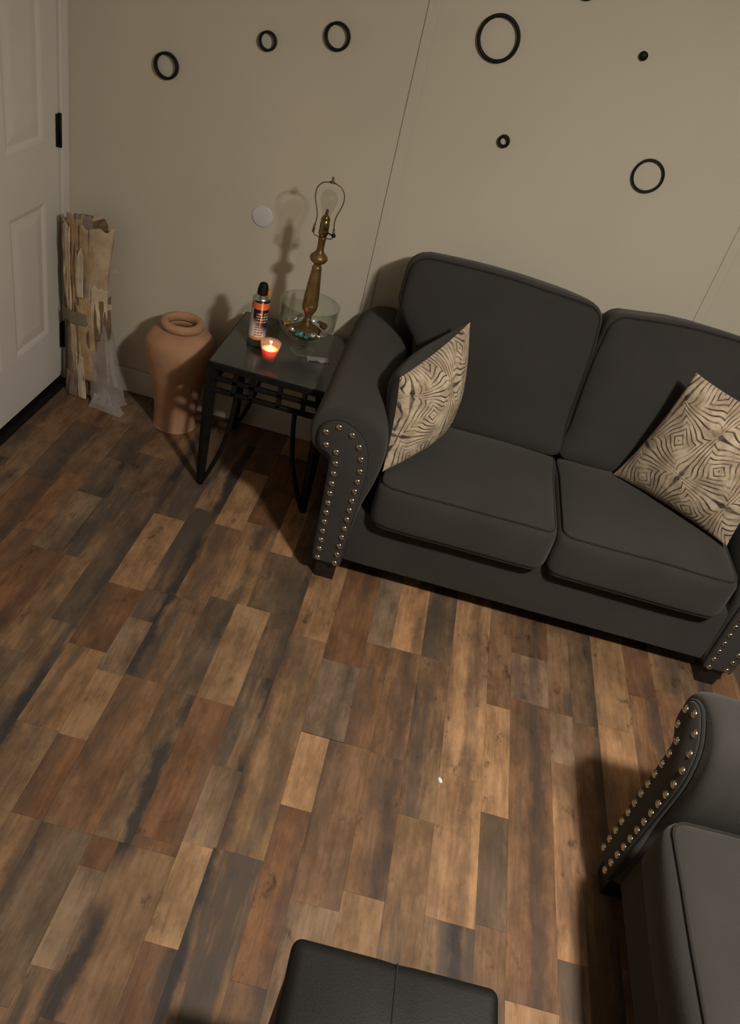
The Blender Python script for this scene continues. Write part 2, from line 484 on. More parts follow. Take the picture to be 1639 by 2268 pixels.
# ------------------------------------------------------------------ floor planks
random.seed(7)
PT = {'T': (0.350, 0.232, 0.140), 'W': (0.365, 0.228, 0.132), 'V': (0.265, 0.168, 0.098), 'B': (0.218, 0.132, 0.080), 'R': (0.188, 0.106, 0.062), 'G': (0.158, 0.116, 0.082),  # V: the W honey darkened, painting in the dimmer light at left
      'S': (0.222, 0.150, 0.096), 'L': (0.235, 0.174, 0.126)}
ST = {'T': 0.12, 'W': 0.45, 'V': 0.60, 'B': 0.50, 'R': 0.45, 'G': 0.60, 'S': 1.0, 'L': 0.30}
B0, BW = -0.022, 0.2075
RECT = {
 -5: [(0, .118, 1.50, 1.88, 'R'), (.118, 1, 1.45, 1.88, 'V'), (0, .10, 1.88, 2.21, 'L'), (.10, 1, 1.88, 2.30, 'S'), (0, .118, 1.1, 1.50, 'B'), (.118, 1, 1.02, 1.45, 'G')],
 -4: [(0, .09, 1.60, 2.30, 'G'), (.09, 1, 1.811, 2.205, 'T'), (.09, 1, 1.53, 1.811, 'R'), (0, .09, 1.02, 1.60, 'S'), (.09, 1, 1.235, 1.53, 'V'), (.09, 1, .80, 1.235, 'S'), (.09, 1, 2.205, 2.62, 'G')],
 -3: [(0, .08, 1.692, 1.83, 'S'), (0, .10, 1.83, 2.30, 'S'), (.10, 1, 2.24, 2.62, 'T'), (.10, 1, 1.83, 2.24, 'B'), (0, .08, 1.465, 1.692, 'L'), (.08, 1, 1.475, 1.83, 'S'), (0, .08, 1.23, 1.465, 'T'),
      (.08, 1, .988, 1.475, 'B'), (0, .08, .99, 1.23, 'R'), (0, .08, .55, .99, 'V'), (.08, 1, .60, .988, 'G')],
 -2: [(0, .125, 1.873, 2.30, 'V'), (.125, 1, 1.876, 2.17, 'G'), (0, .092, 1.465, 1.873, 'G'), (.092, 1, 1.465, 1.873, 'T'), (0, .092, .99, 1.465, 'S'), (.092, 1, 1.02, 1.465, 'R'),
      (0, .066, .912, .99, 'R'), (0, .066, .686, .912, 'L'), (.066, 1, .60, .99, 'S'), (.092, 1, .99, 1.02, 'R')],
 -1: [(.09, 1, 1.808, 2.25, 'T'), (0, .09, 1.808, 2.25, 'G'), (0, .085, 1.60, 1.808, 'G'), (0, .085, 1.265, 1.60, 'S'), (.085, 1, 1.04, 1.808, 'V'), (0, .085, 1.035, 1.265, 'L'), (0, .079, .79, 1.035, 'T'), (.079, 1, .55, 1.04, 'S'), (0, .079, .42, .79, 'R')],
  0: [(0, .127, 1.74, 2.30, 'R'), (.127, 1, 1.86, 2.30, 'L'), (.127, 1, 1.445, 1.86, 'B'), (0, .127, 1.447, 1.74, 'L'), (0, .085, 1.203, 1.445, 'T'), (.085, 1, .968, 1.445, 'B'), (0, .085, .76, 1.203, 'R'), (.085, 1, .55, .968, 'L')],
  1: [(0, .105, 1.867, 2.30, 'W'), (.105, 1, 1.867, 2.30, 'G'), (0, .105, 1.44, 1.867, 'B'), (0, .105, 1.023, 1.44, 'B'), (0, .105, .55, 1.023, 'T'), (.105, 1, 1.27, 1.867, 'S'), (.105, 1, .60, 1.27, 'S')],
  2: [(0, .128, 1.44, 2.30, 'W'), (0, .128, 1.015, 1.44, 'W'), (.128, 1, 1.346, 1.74, 'T'), (.128, 1, 1.74, 2.30, 'B'), (.128, 1, 1.03, 1.346, 'G'), (0, .128, .55, 1.015, 'S'), (.128, 1, .6, 1.03, 'B')],
  3: [(0, .13, 1.79, 2.0, 'L'), (0, .13, 2.0, 2.35, 'B'), (.13, 1, 1.783, 2.35, 'S'), (.13, 1, 1.585, 1.783, 'L'), (.13, 1, 1.0, 1.585, 'W'), (0, .13, .874, 1.79, 'B'), (0, .13, .5, .874, 'T')],
  4: [(0, .086, 1.765, 2.35, 'G'), (.086, 1, 1.783, 2.35, 'T'), (0, .086, 1.25, 1.765, 'B'), (.086, 1, 1.3, 1.783, 'W')],
}
pm = bpy.data.meshes.new('plank')
bm = bmesh.new()
box(bm, -.5, .5, -.5, .5, -1, 0)
bmesh.ops.recalc_face_normals(bm, faces=bm.faces[:])
bm.to_mesh(pm); bm.free()
pm.materials.append(M['plank'])
def plank(x0, x1, y0, y1, t):
    g = 0.0002
    x0, x1 = max(x0, XL), min(x1, XR); y0, y1 = max(y0, YF), min(y1, YB)
    if x1-x0 < .01 or y1-y0 < .01: return
    f = random.uniform(.9, 1.1)*(1.0 if t == 'W' else .88); w = random.uniform(-.05, .05)
    c = PT[t]
    tint = (c[0]*f*(1+w)*1.06, c[1]*f*.985, c[2]*f*(1-w)*.90, min(1, ST[t]*random.uniform(.8, 1.2)))
    if x0 > 1.44 or y1 < 0.38:
        FAR.append((x0+g, x1-g, y0+g, y1-g, tint)); return
    o = share('plank', pm, floor, ((x0+x1)/2, (y0+y1)/2, random.uniform(-.0004, .0)), None, (x1-x0-2*g, y1-y0-2*g, 0.0042))
    o.color = tint
FAR = []
KINDS_R = 'TVBRGSLBGSBR'
def fill(x0, x1, ya, yb):
    y = ya
    while y < yb - 1e-4:
        L = random.choice((.24, .35, .41, .5, .62))
        e = y + L
        if yb - e < .15: e = yb
        plank(x0, x1, y, e, random.choice(KINDS_R)); y = e
for k in range(-7, 27):
    x0 = B0 + BW*k; x1 = x0 + BW
    if k in RECT:
        lo = {}; hi = {}
        rects = [(a, BW if b == 1 else b, c, d, t) for a, b, c, d, t in RECT[k]]
        for a, b, c, d, t in rects: plank(x0+a, x0+b, c, d, t)
        ymin = {'l': 9, 'r': 9}; ymax = {'l': 0, 'r': 0}; sl = {}; sh = {}
        for a, b, c, d, t in rects:
            s = 'l' if a == 0 else 'r'
            if c < ymin[s]: ymin[s] = c; sl[s] = (a, b)
            if d > ymax[s]: ymax[s] = d; sh[s] = (a, b)
        # square both columns off, then carry on with two columns of the same split
        for s in 'lr':
            fill(x0+sl[s][0], x0+sl[s][1], YF if s == 'l' else YF, ymin[s])
            fill(x0+sh[s][0], x0+sh[s][1], ymax[s], YB)
    elif x1 > XL:
        sp = random.choice((.085, .1, .118, .125))
        fill(x0, x0+sp, YF + random.uniform(-.3, 0), YB)
        fill(x0+sp, x1, YF + random.uniform(-.3, 0), YB)
# boards outside the picture: one joined piece
bm = bmesh.new()
lay = bm.loops.layers.float_color.new('plank_tint')
for (a, b_, c, d, t) in FAR:
    n0 = len(bm.faces)
    box(bm, a, b_, c, d, -.0042, 0)
    bm.faces.ensure_lookup_table()
    for f in bm.faces[n0:]:
        for l in f.loops: l[lay] = t
o = obj('plank_field', bm, M['plank_far'], floor, smooth=False)
o['kind'] = 'stuff'

# ------------------------------------------------------------------ upholstered seats
def cushion(w, d, h, r, deform, n=13):
    """Rounded box centred on the origin (half sizes w/2, d/2, h/2) run through deform()."""
    bm = bmesh.new()
    bmesh.ops.create_cube(bm, size=2.0)
    bmesh.ops.subdivide_edges(bm, edges=bm.edges[:], cuts=n, use_grid_fill=True)
    H = Vector((w/2, d/2, h/2))
    for v in bm.verts:
        p = Vector([math.copysign(abs(c)**0.62, c)*H[i] for i, c in enumerate(v.co)])
        q = Vector([max(-H[i]+r, min(H[i]-r, p[i])) for i in range(3)])
        e = p-q
        if e.length > 1e-6: p = q + e.normalized()*r
        v.co = deform(p)
    return bm

def edge_loop(w, d, zpos, r, corner, deform, axis='z', n=14):
    """Closed path round the edge of a cushion for its piping (in the plane perpendicular to axis)."""
    pts = []
    hx, hy = w/2, d/2
    for cx_, cy_, a0 in ((1, 1, 0), (-1, 1, PI/2), (-1, -1, PI), (1, -1, 1.5*PI)):
        for i in range(5):
            a = a0 + PI/2*i/4
            pts.append((cx_*(hx-corner)+corner*math.cos(a), cy_*(hy-corner)+corner*math.sin(a)))
    out = []
    for i in range(len(pts)):
        a = pts[i]; b = pts[(i+1) % len(pts)]
        L = math.hypot(b[0]-a[0], b[1]-a[1])
        m = max(1, int(L/.04))
        for k in range(m):
            t = k/m
            q = (a[0]+(b[0]-a[0])*t, a[1]+(b[1]-a[1])*t)
            P = Vector((q[0], q[1], zpos)) if axis == 'z' else Vector((q[0], zpos, q[1]))
            out.append(deform(P))
    return out

# arm outline in (x, z); x = 0 is the face towards the seat, -x is outwards
ARM = [(-.050, .086), (-.040, .30), (-.014, .43), (-.002, .52), (-.004, .58), (-.024, .635), (-.065, .672), (-.125, .686), (-.188, .674), (-.236, .635), (-.254, .588), (-.244, .540), (-.212, .505), (-.182, .488), (-.164, .45), (-.156, .30), (-.152, .086)]
PANEL = [(-.152, .088), (-.157, .25), (-.164, .48), (-.178, .522), (-.206, .538), (-.219, .575), (-.213, .615), (-.188, .642), (-.155, .651), (-.115, .638), (-.080, .612), (-.058, .570), (-.047, .52), (-.045, .45), (-.050, .25), (-.054, .088)]
NAILS = [(-.133-.0013*i, .103+.0395*i) for i in range(11)] + [(-.152, .540), (-.188, .557), (-.197, .602), (-.160, .630), (-.115, .615), (-.086, .580), (-.071, .538), (-.064, .493)] + [(-.064-.0008*i, .4525-.0394*i) for i in range(10)]

nail_me = bpy.data.meshes.new('nail_head')
bm = bmesh.new()
prof = [(.0112, 0), (.0112, .0015), (.0100, .0042), (.0068, .0066), (.0030, .0077), (0, .0080)]
lathe(prof, 12, bm=bm)
bmesh.ops.recalc_face_normals(bm, faces=bm.faces[:])
bm.to_mesh(nail_me); bm.free()
for p in nail_me.polygons: p.use_smooth = True
nail_me.materials.append(M['nail'])

def dense(prof, n=4):
    pts = spline([(x, 0, z) for x, z in prof], n)
    return [(p.x, p.z) for p in pts]

def offset(poly, d):
    out = []
    n = len(poly)
    for i in range(n):
        a = Vector(poly[i-1]); b = Vector(poly[(i+1) % n])
        t = (b-a).normalized()
        out.append((poly[i][0] - t.y*d, poly[i][1] + t.x*d))
    return out

def extrude_profile(stations, poly, sx=1, rise=None):
    bm = bmesh.new()
    rings = []
    for y, ins in stations:
        q = offset(poly, ins)
        rings.append([bm.verts.new((sx*x, y, z + (rise(x, y, z) if rise else 0))) for x, z in q])
    for a, b in zip(rings[:-1], rings[1:]):
        for i in range(len(a)):
            j = (i+1) % len(a)
            bm.faces.new((a[i], a[j], b[j], b[i]))
    bm.faces.new(rings[0][::-1]); bm.faces.new(rings[-1])
    return bm

def ccw(poly):
    A = sum(poly[i-1][0]*poly[i][1]-poly[i][0]*poly[i-1][1] for i in range(len(poly)))
    return poly if A > 0 else poly[::-1]

def make_seat(name, label, cat, loc, rz, S, ncush, back_over=0.10):
    root = empty(name, loc, rz)
    tag(root, label, cat)
    F, P_ = M['fabric'], M['piping']
    depth = 0.84
    # base and legs
    obj('seat_base', boxbm(-S/2-.055, S/2+.055, .028, depth-.02, .086, .315, bev=.012, seg=3), F, root)
    obj('dust_cover', boxbm(-S/2-.12, S/2+.12, .06, depth-.03, .078, .086), M['under'], root, smooth=False)
    for sx in (-1, 1):
        for yy in (.006, depth-.10):
            bm = bmesh.new()
            bmesh.ops.create_cube(bm, size=1, matrix=Matrix.Translation((sx*(S/2+.100), yy+.04, .043)) @ Matrix.Diagonal((.076, .074, .086, 1)))
            for v in bm.verts:
                if v.co.z < .04:
                    v.co.x += (sx*(S/2+.100)-v.co.x)*.12; v.co.y += (yy+.04-v.co.y)*.12
            obj('foot', bm, M['foot'], root, smooth=False)
    # arms
    arm = ccw(dense(ARM)); pan = ccw(dense(PANEL))
    sg = 1
    def rise(x, y, z):
        return .035*sstep(.15, .8, y)*sstep(.45, .68, z)
    for sx in (-1, 1):
        s_ = -sx
        A = [(x - S/2, z) for x, z in arm]; Q = [(x - S/2, z) for x, z in pan]
        st = [(.004, .022), (.008, .010), (.018, .003), (.036, 0), (.2, 0), (.4, 0), (.6, 0), (depth-.05, 0), (depth-.02, .006), (depth, .022)]
        a = obj('arm', extrude_profile(st, A, s_ * 1.0, rise), F, root)
        f = obj('arm_panel', extrude_profile([(-.010, .007), (-.008, .003), (-.003, .0), (.02, 0)], Q, s_), F, a)
        obj('arm_welt', tube([(s_*x, -.002, z) for x, z in Q], .0042, 6, closed=True), P_, a)
        for (x, z) in NAILS:
            share('nail_head', nail_me, a, (s_*(x-S/2), -.0095, z), (PI/2, random.uniform(0, 6), 0))
    # back frame
    obj('back_frame', boxbm(-S/2-.10, S/2+.10, .64, depth-.005, .086, .90, bev=.05, seg=4), F, root)
    # seat cushions
    cw = S/ncush
    for i in range(ncush):
        xc = -S/2 + cw*(i+.5)
        w, d, h, r = cw-.008, .50, .185, .042
        zc, yc = .300+h/2-.004, .225
        ph = random.uniform(0, 10)
        def dfm(p, w=w, d=d, h=h, xc=xc, yc=yc, zc=zc, ph=ph):
            u, v, t = 2*p.x/w, 2*p.y/d, 2*p.z/h
            q = p.copy()
            k = max(0, 1-u*u)*max(0, 1-v*v)
            q.z += .030*k*max(0, t) - .006*k*max(0, -t)
            q.y -= .016*max(0, 1-u**4)*max(0, 1-t*t*.8)*max(0, -v)
            q.x += .004*u*(1-t*t)
            q.x += .012*u*sstep(.4, 1, v)
            nz = noise.noise(Vector((p.x*5+ph, p.y*5, p.z*5)))
            q += Vector((0, .004*nz, .006*nz*max(0, t)))
            return q + Vector((xc, yc, zc))
        c = obj('seat_cushion', cushion(w, d, h, r, dfm), F, root)
        rr = r*.71
        obj('piping', tube(edge_loop(w-2*(r-rr)+.002, d-2*(r-rr)+.002, h/2-r+rr+.001, r, .034, dfm), .0042, 6, closed=True), P_, c)
        obj('piping', tube(edge_loop(w-2*(r-rr)+.002, d-2*(r-rr)+.002, -(h/2-r+rr+.001), r, .034, dfm), .0042, 6, closed=True), P_, c)
    # back cushions, leaning, the outer ones lapping over the arms
    for i in range(ncush):
        xc = -S/2 + cw*(i+.5)
        w, d, h, r = cw+.006, .215, .560, .055
        left, right = (i == 0), (i == ncush-1)
        tilt = math.radians(14)
        ph = random.uniform(0, 10)
        def dfm(p, w=w, d=d, h=h, xc=xc, left=left, right=right, ph=ph):
            u, v, t = 2*p.x/w, 2*p.y/d, 2*p.z/h
            q = p.copy()
            k = max(0, 1-u*u)*max(0, 1-t*t)
            q.y += -.045*k*max(0, -v) + .01*k*max(0, v)
            q.y -= .020*sstep(-.2, -1, t)*max(0, -v)
            q.z += .018*max(0, t)*(1-u*u) - .010*max(0, t)*u*(1 if left else -1)
            over = back_over*sstep(-.12, .42, t)
            if left and u < 0: q.x += u*over
            if right and u > 0: q.x += u*over
            if not left and u < 0: q.x += -.012*u*sstep(.3, 1, t) + .022*u*sstep(-.4, -1, t)
            if not right and u > 0: q.x += .022*u*sstep(-.4, -1, t)
            if not right and u > 0: q.x -= .010*u*sstep(.3, 1, t)
            nz = noise.noise(Vector((p.x*4+ph, p.y*4, p.z*4)))
            q += Vector((.006*nz, .010*nz, .009*nz*max(0, t)))
            y2 = q.y*math.cos(tilt) + (q.z+h/2)*math.sin(tilt)
            z2 = (q.z+h/2)*math.cos(tilt) - q.y*math.sin(tilt)
            return Vector((q.x+xc, y2+.545, z2+.447))
        c = obj('back_cushion', cushion(w, d, h, r, dfm, 15), F, root)
        rr = r*.71
        obj('piping', tube(edge_loop(w-2*(r-rr)+.003, h-2*(r-rr)+.003, -(d/2-r+rr+.001), r, .045, dfm, axis='y'), .0042, 6, closed=True), P_, c)
        obj('piping', tube(edge_loop(w-2*(r-rr)+.003, h-2*(r-rr)+.003, (d/2-r+rr+.001), r, .045, dfm, axis='y'), .0042, 6, closed=True), P_, c)
    return root

make_seat('loveseat', 'charcoal grey two-seat loveseat with rolled nailhead arms against the wall', 'loveseat', (0.605, 2.10, 0), 0, 1.21, 2)
make_seat('armchair', 'matching charcoal armchair at the lower right, cut off by the picture edge', 'armchair', (0.84, 0.825, 0), -PI/2, 0.62, 1)

# ------------------------------------------------------------------ throw pillows
def pillow(name, label, A, B, C, D, T, grp, n=22, flip=1, pin=.07, TB=None):
    A, B, C, D = map(Vector, (A, B, C, D))           # bottom left, bottom right, top right, top left seen from the front
    base = (A+B)/2
    root = empty(name, base)
    tag(root, label, 'pillow', grp)
    nrm = ((B-A).cross(D-A) + (B-C).cross(D-C)*-1).normalized()*flip
    def P(u, v, side):
        uu = u*(1-pin*(1-v*v)); vv = v*(1-pin*(1-u*u))
        s, t = (uu+1)/2, (vv+1)/2
        p = A*(1-s)*(1-t) + B*s*(1-t) + C*s*t + D*(1-s)*t
        b = (T if side > 0 else (TB or T))*(max(0, (1-u*u)*(1-v*v)))**.55
        if side < 0 and TB: b *= 1 + .45*v
        b *= 1 + .10*noise.noise(Vector((u*2.1+3, v*2.1, side)))
        return p + nrm*b*side - base
    for nm, side, mat in (('front_cover', 1, M['pillow']), ('back_cover', -1, M['pillow_back'])):
        bm = bmesh.new()
        uvl = bm.loops.layers.uv.new('UVMap')
        g = [[bm.verts.new(P(-math.cos(PI*i/n), -math.cos(PI*j/n), side)) for j in range(n+1)] for i in range(n+1)]
        for i in range(n):
            for j in range(n):
                f = bm.faces.new((g[i][j], g[i+1][j], g[i+1][j+1], g[i][j+1]))
                for l, (a, b) in zip(f.loops, ((i, j), (i+1, j), (i+1, j+1), (i, j+1))):
                    l[uvl].uv = ((1-math.cos(PI*a/n))/2, (1-math.cos(PI*b/n))/2)
        obj(nm, bm, mat, root)
    return root

GP = 'patterned throw pillows on the loveseat'
pillow('throw_pillow', 'beige throw pillow with dark geometric lines, turned edgewise beside the left arm', (.004, 2.125, .492), (.165, 2.47, .495), (.150, 2.48, .915), (-.022, 2.215, .785), .105, GP, TB=.105)
pillow('throw_pillow', 'beige throw pillow with dark geometric lines, facing out at the right end of the seat', (.805, 2.50, .500), (1.172, 2.235, .500), (1.215, 2.26, .945), (.895, 2.475, .955), .095, GP)

# ------------------------------------------------------------------ end table
TX0, TX1, TY0, TY1, TZ = -.690, -.241, 2.435, 2.915, .540
def build_table():
    t = empty('end_table', ((TX0+TX1)/2, (TY0+TY1)/2, 0))
    tag(t, 'black metal end table with open grid apron and smoked glass top', 'table')
    ox, oy = t.location.x, t.location.y
    x0, x1, y0, y1 = TX0-ox, TX1-ox, TY0-oy, TY1-oy
    K = M['black']
    fw = .022
    bm = bmesh.new()
    box(bm, x0, x1, y0, y0+fw, TZ-.024, TZ, bev=.003); box(bm, x0, x1, y1-fw, y1, TZ-.024, TZ, bev=.003)
    box(bm, x0, x0+fw, y0+fw, y1-fw, TZ-.024, TZ, bev=.003); box(bm, x1-fw, x1, y0+fw, y1-fw, TZ-.024, TZ, bev=.003)
    obj('top_frame', bm, K, t, smooth=False)
    obj('glass_top', boxbm(x0+.006, x1-.006, y0+.006, y1-.006, TZ-.006, TZ+.004, bev=.0015), M['tabletop'], t, smooth=False)
    b = .0085
    for z in (TZ-.062, TZ-.110):
        obj('apron_rail', boxbm(x0+.01, x1-.01, y0+.004, y0+.004+2*b, z-b, z+b, bev=.002), K, t)
        obj('apron_rail', boxbm(x0+.01, x1-.01, y1-.004-2*b, y1-.004, z-b, z+b, bev=.002), K, t)
        obj('apron_rail', boxbm(x0+.004, x0+.004+2*b, y0+.02, y1-.02, z-b, z+b, bev=.002), K, t)
        obj('apron_rail', boxbm(x1-.004-2*b, x1-.004, y0+.02, y1-.02, z-b, z+b, bev=.002), K, t)
    W = x1-x0
    for fx in (.232, .372, .60, .80):
        for yy in (y0+.004, y1-.004-2*b):
            obj('apron_post', boxbm(x0+W*fx-b, x0+W*fx+b, yy, yy+2*b, TZ-.11, TZ-.024), K, t, smooth=False)
    D = y1-y0
    for fy in (.24, .40, .60, .76):
        for xx in (x0+.004, x1-.004-2*b):
            obj('apron_post', boxbm(xx, xx+2*b, y0+D*fy-b, y0+D*fy+b, TZ-.11, TZ-.024), K, t, smooth=False)
    for sx, cx_ in ((1, x0), (-1, x1)):
        for sy, cy_ in ((1, y0), (-1, y1)):
            bm = bmesh.new()
            px, py = cx_+sx*.016, cy_+sy*.016
            tube([(px, py, TZ-.02), (px, py, .30), (px, py, .10), (px, py, 0)], [.0225, .0215, .018, .0135], 4, bm=bm)
            lg = obj('leg', bm, K, t, smooth=False)
            pts = spline([(px+sx*.100, py, TZ-.112), (px+sx*.092, py, .33), (px+sx*.072, py, .20), (px+sx*.036, py, .085), (px+sx*.004, py, .006)], 6)
            obj('leg_brace', tube(pts, .0095, 6), K, lg)
build_table()

# ------------------------------------------------------------------ glass bowl, lamp and the bowl's contents
BX, BY, TT = -.410, 2.700, TZ+.0045
def build_bowl():
    t = empty('glass_bowl', (BX, BY, TT))
    tag(t, 'clear footed glass bowl holding the brass lamp on the end table', 'bowl')
    prof = [(0, .048), (.030, .050), (.066, .062), (.090, .084), (.104, .112), (.110, .192), (.1075, .192), (.1015, .113), (.088, .087), (.064, .066), (.030, .054), (0, .052)]
    obj('bowl_body', lathe(prof, 48), M['glass'], t)
    obj('rim', tube([(  .1088*math.cos(2*PI*i/48), .1088*math.sin(2*PI*i/48), .1925) for i in range(48)], .0018, 6, closed=True), M['glass'], t)
    prof = [(0, 0), (.048, 0), (.050, .003), (.046, .006), (.018, .012), (.011, .020), (.011, .034), (.017, .044), (.030, .049), (0, .049)]
    obj('bowl_foot', lathe(prof, 40), M['glass'], t)
build_bowl()

def build_lamp():
    z0 = .0568
    t = empty('table_lamp', (BX, BY, TT+z0))
    tag(t, 'aged brass table lamp with bare clear bulb and no shade', 'lamp')
    def Z(z): return z-(TT+z0) + .014*sstep(.64, .70, z)
    base = [(0, Z(.6015)), (.028, Z(.6018)), (.046, Z(.611)), (.060, Z(.625)), (.060, Z(.632)), (.050, Z(.640)), (.026, Z(.652)), (.014, Z(.666)), (.0125, Z(.676)), (0, Z(.676))]
    obj('lamp_base', lathe(base, 32), M['brass'], t)
    col = [(.0125, .672), (.013, .680), (.020, .690), (.0265, .700), (.0285, .712), (.0290, .720), (.0270, .722), (.0285, .727), (.0270, .732), (.0275, .745), (.0225, .80), (.0180, .842), (.0165, .848), (.0180, .853), (.0165, .860), (.0120, .866),
           (.0150, .872), (.0270, .880), (.0325, .891), (.0300, .899), (.0200, .908), (.0135, .916), (.0120, .93), (.0130, .955), (.0150, .962), (.0150, .966), (0, .966)]
    obj('column', lathe([(r, Z(z)) for r, z in col], 32), M['brass'], t)
    s = obj('socket', lathe([(0, Z(.966)), (.0120, Z(.967)), (.0170, Z(.978)), (.0172, Z(.990)), (.0160, Z(.993)), (.0168, Z(.997)), (.0168, Z(1.012)), (.0155, Z(1.015)), (.0160, Z(1.030)), (0, Z(1.032))], 24), M['socket'], t)
    obj('switch_key', tube([(.015, -.004, Z(.985)), (.030, -.008, Z(.983)), (.034, -.009, Z(.983)), (.043, -.011, Z(.983))], [.0025, .0025, .006, .006], 8), M['black'], s)
    bulb = [(.0125, 1.031), (.0135, 1.040), (.0160, 1.052), (.0225, 1.068), (.0275, 1.084), (.0285, 1.096), (.0265, 1.108), (.0190, 1.118), (.0090, 1.1225), (0, 1.1235)]
    b = obj('bulb', lathe([(r, Z(z)) for r, z in bulb], 32), M['bulbglass'], t)
    obj('bulb_screw_base', lathe([(0, Z(1.022)), (.0128, Z(1.022)), (.0128, Z(1.036)), (.006, Z(1.040)), (.004, Z(1.060)), (0, Z(1.062))], 16), M['socket'], b)
    # harp: saddle ring below, oval wire round the bulb
    h = [(-.012, 0, .964), (-.028, 0, .966), (-.036, 0, .978), (-.034, 0, 1.000), (-.031, 0, 1.020), (-.034, 0, 1.045), (-.044, 0, 1.075), (-.049, 0, 1.098), (-.046, 0, 1.122), (-.032, 0, 1.140), (-.012, 0, 1.147), (0, 0, 1.148)]
    pts = spline(h, 4)
    full = pts + [Vector((-p.x, p.y, p.z)) for p in reversed(pts[:-1])]
    hp = obj('harp', tube([(p.x, p.y, Z(p.z)) for p in full], .0019, 8), M['harp'], t)
    for sx in (-1, 1):
        obj('harp_sleeve', tube([(sx*.0355, 0, Z(.974)), (sx*.0350, 0, Z(.988)), (sx*.0335, 0, Z(1.002))], [.0042, .0045, .0036], 10), M['harp'], hp)
    obj('finial', lathe([(0, Z(1.147)), (.011, Z(1.147)), (.011, Z(1.150)), (.005, Z(1.152)), (.0035, Z(1.158)), (.0045, Z(1.163)), (0, Z(1.168))], 16), M['harp'], t)
    # cord: over the bowl rim, down behind the table
    c = [(-.006, .050, .625), (-.012, .086, .665), (-.016, .107, .728), (-.016, .117, .722), (-.014, .127, .60), (.004, .165, .552), (.042, .215, .5505), (.058, .233, .52), (.066, .236, .40), (.072, .237, .20), (.075, .236, .02), (.09, .225, .005), (.16, .22, .0045)]
    obj('cord', tube(spline([(x, y, Z(z)) for x, y, z in c], 5), .0024, 6), M['harp'], t)
build_lamp()

def wrapper_mat(name, col, metal):
    return plain(name, col, 0.28, metal=metal, var=0.5, vscale=60, bmp=0.6, bscale=140)
WM = {'silver': wrapper_mat('silver_foil', (.62, .58, .54), .9), 'blue': wrapper_mat('teal_foil', (.10, .30, .36), .5), 'gold': wrapper_mat('gold_foil', (.55, .40, .12), .9), 'brown': wrapper_mat('brown_wrapper', (.20, .10, .05), .2), 'pink': wrapper_mat('pale_pink_foil', (.62, .50, .46), .6)}
CANDY = [(-.070, -.015, 'gold', 'gold foil wrapped candy at the left side of the glass bowl'), (-.050, -.052, 'brown', 'dark brown wrapped candy at the front left of the glass bowl'), (-.008, -.072, 'blue', 'teal foil wrapped candy at the front of the glass bowl'),
         (.038, -.060, 'silver', 'silver foil wrapped candy at the front right of the glass bowl'), (.071, -.018, 'pink', 'pale pink foil candy at the right side of the glass bowl'), (-.055, .048, 'silver', 'silver foil wrapped candy at the back left of the glass bowl'), (.056, .046, 'brown', 'dark brown wrapped candy at the back right of the glass bowl')]
for i, (dx, dy, c, lab) in enumerate(CANDY):
    bm = bmesh.new()
    bmesh.ops.create_icosphere(bm, subdivisions=3, radius=1)
    for v in bm.verts:
        k = 1 + .22*noise.noise(v.co*2.3 + Vector((i*7.1, 0, 0)))
        x = v.co.x
        tw = 1 if abs(x) < .72 else .55
        v.co = Vector((x*.021*k, v.co.y*.0135*k*tw, v.co.z*.0115*k*tw))
    for sx in (-1, 1):                                        # twisted wrapper ends
        r = [bm.verts.new((sx*.034, .010*math.cos(a), .010*math.sin(a)*.5)) for a in [2*PI*j/8 for j in range(8)]]
        q = [bm.verts.new((sx*.018, .004*math.cos(a), .004*math.sin(a))) for a in [2*PI*j/8 for j in range(8)]]
        for j in range(8): bm.faces.new((q[j], q[(j+1) % 8], r[(j+1) % 8], r[j]))
    rr = math.hypot(dx, dy)
    zin = .066 + (.021 if rr > .064 else .008) + .012
    o = obj('wrapped_candy', bm, WM[c], None, smooth=False, loc=(BX+dx, BY+dy, TT+zin))
    o.rotation_euler = (random.uniform(-.3, .3), random.uniform(-.3, .3), math.atan2(dy, dx)+PI/2)
    tag(o, lab, 'candy', 'wrapped candies in the glass bowl')

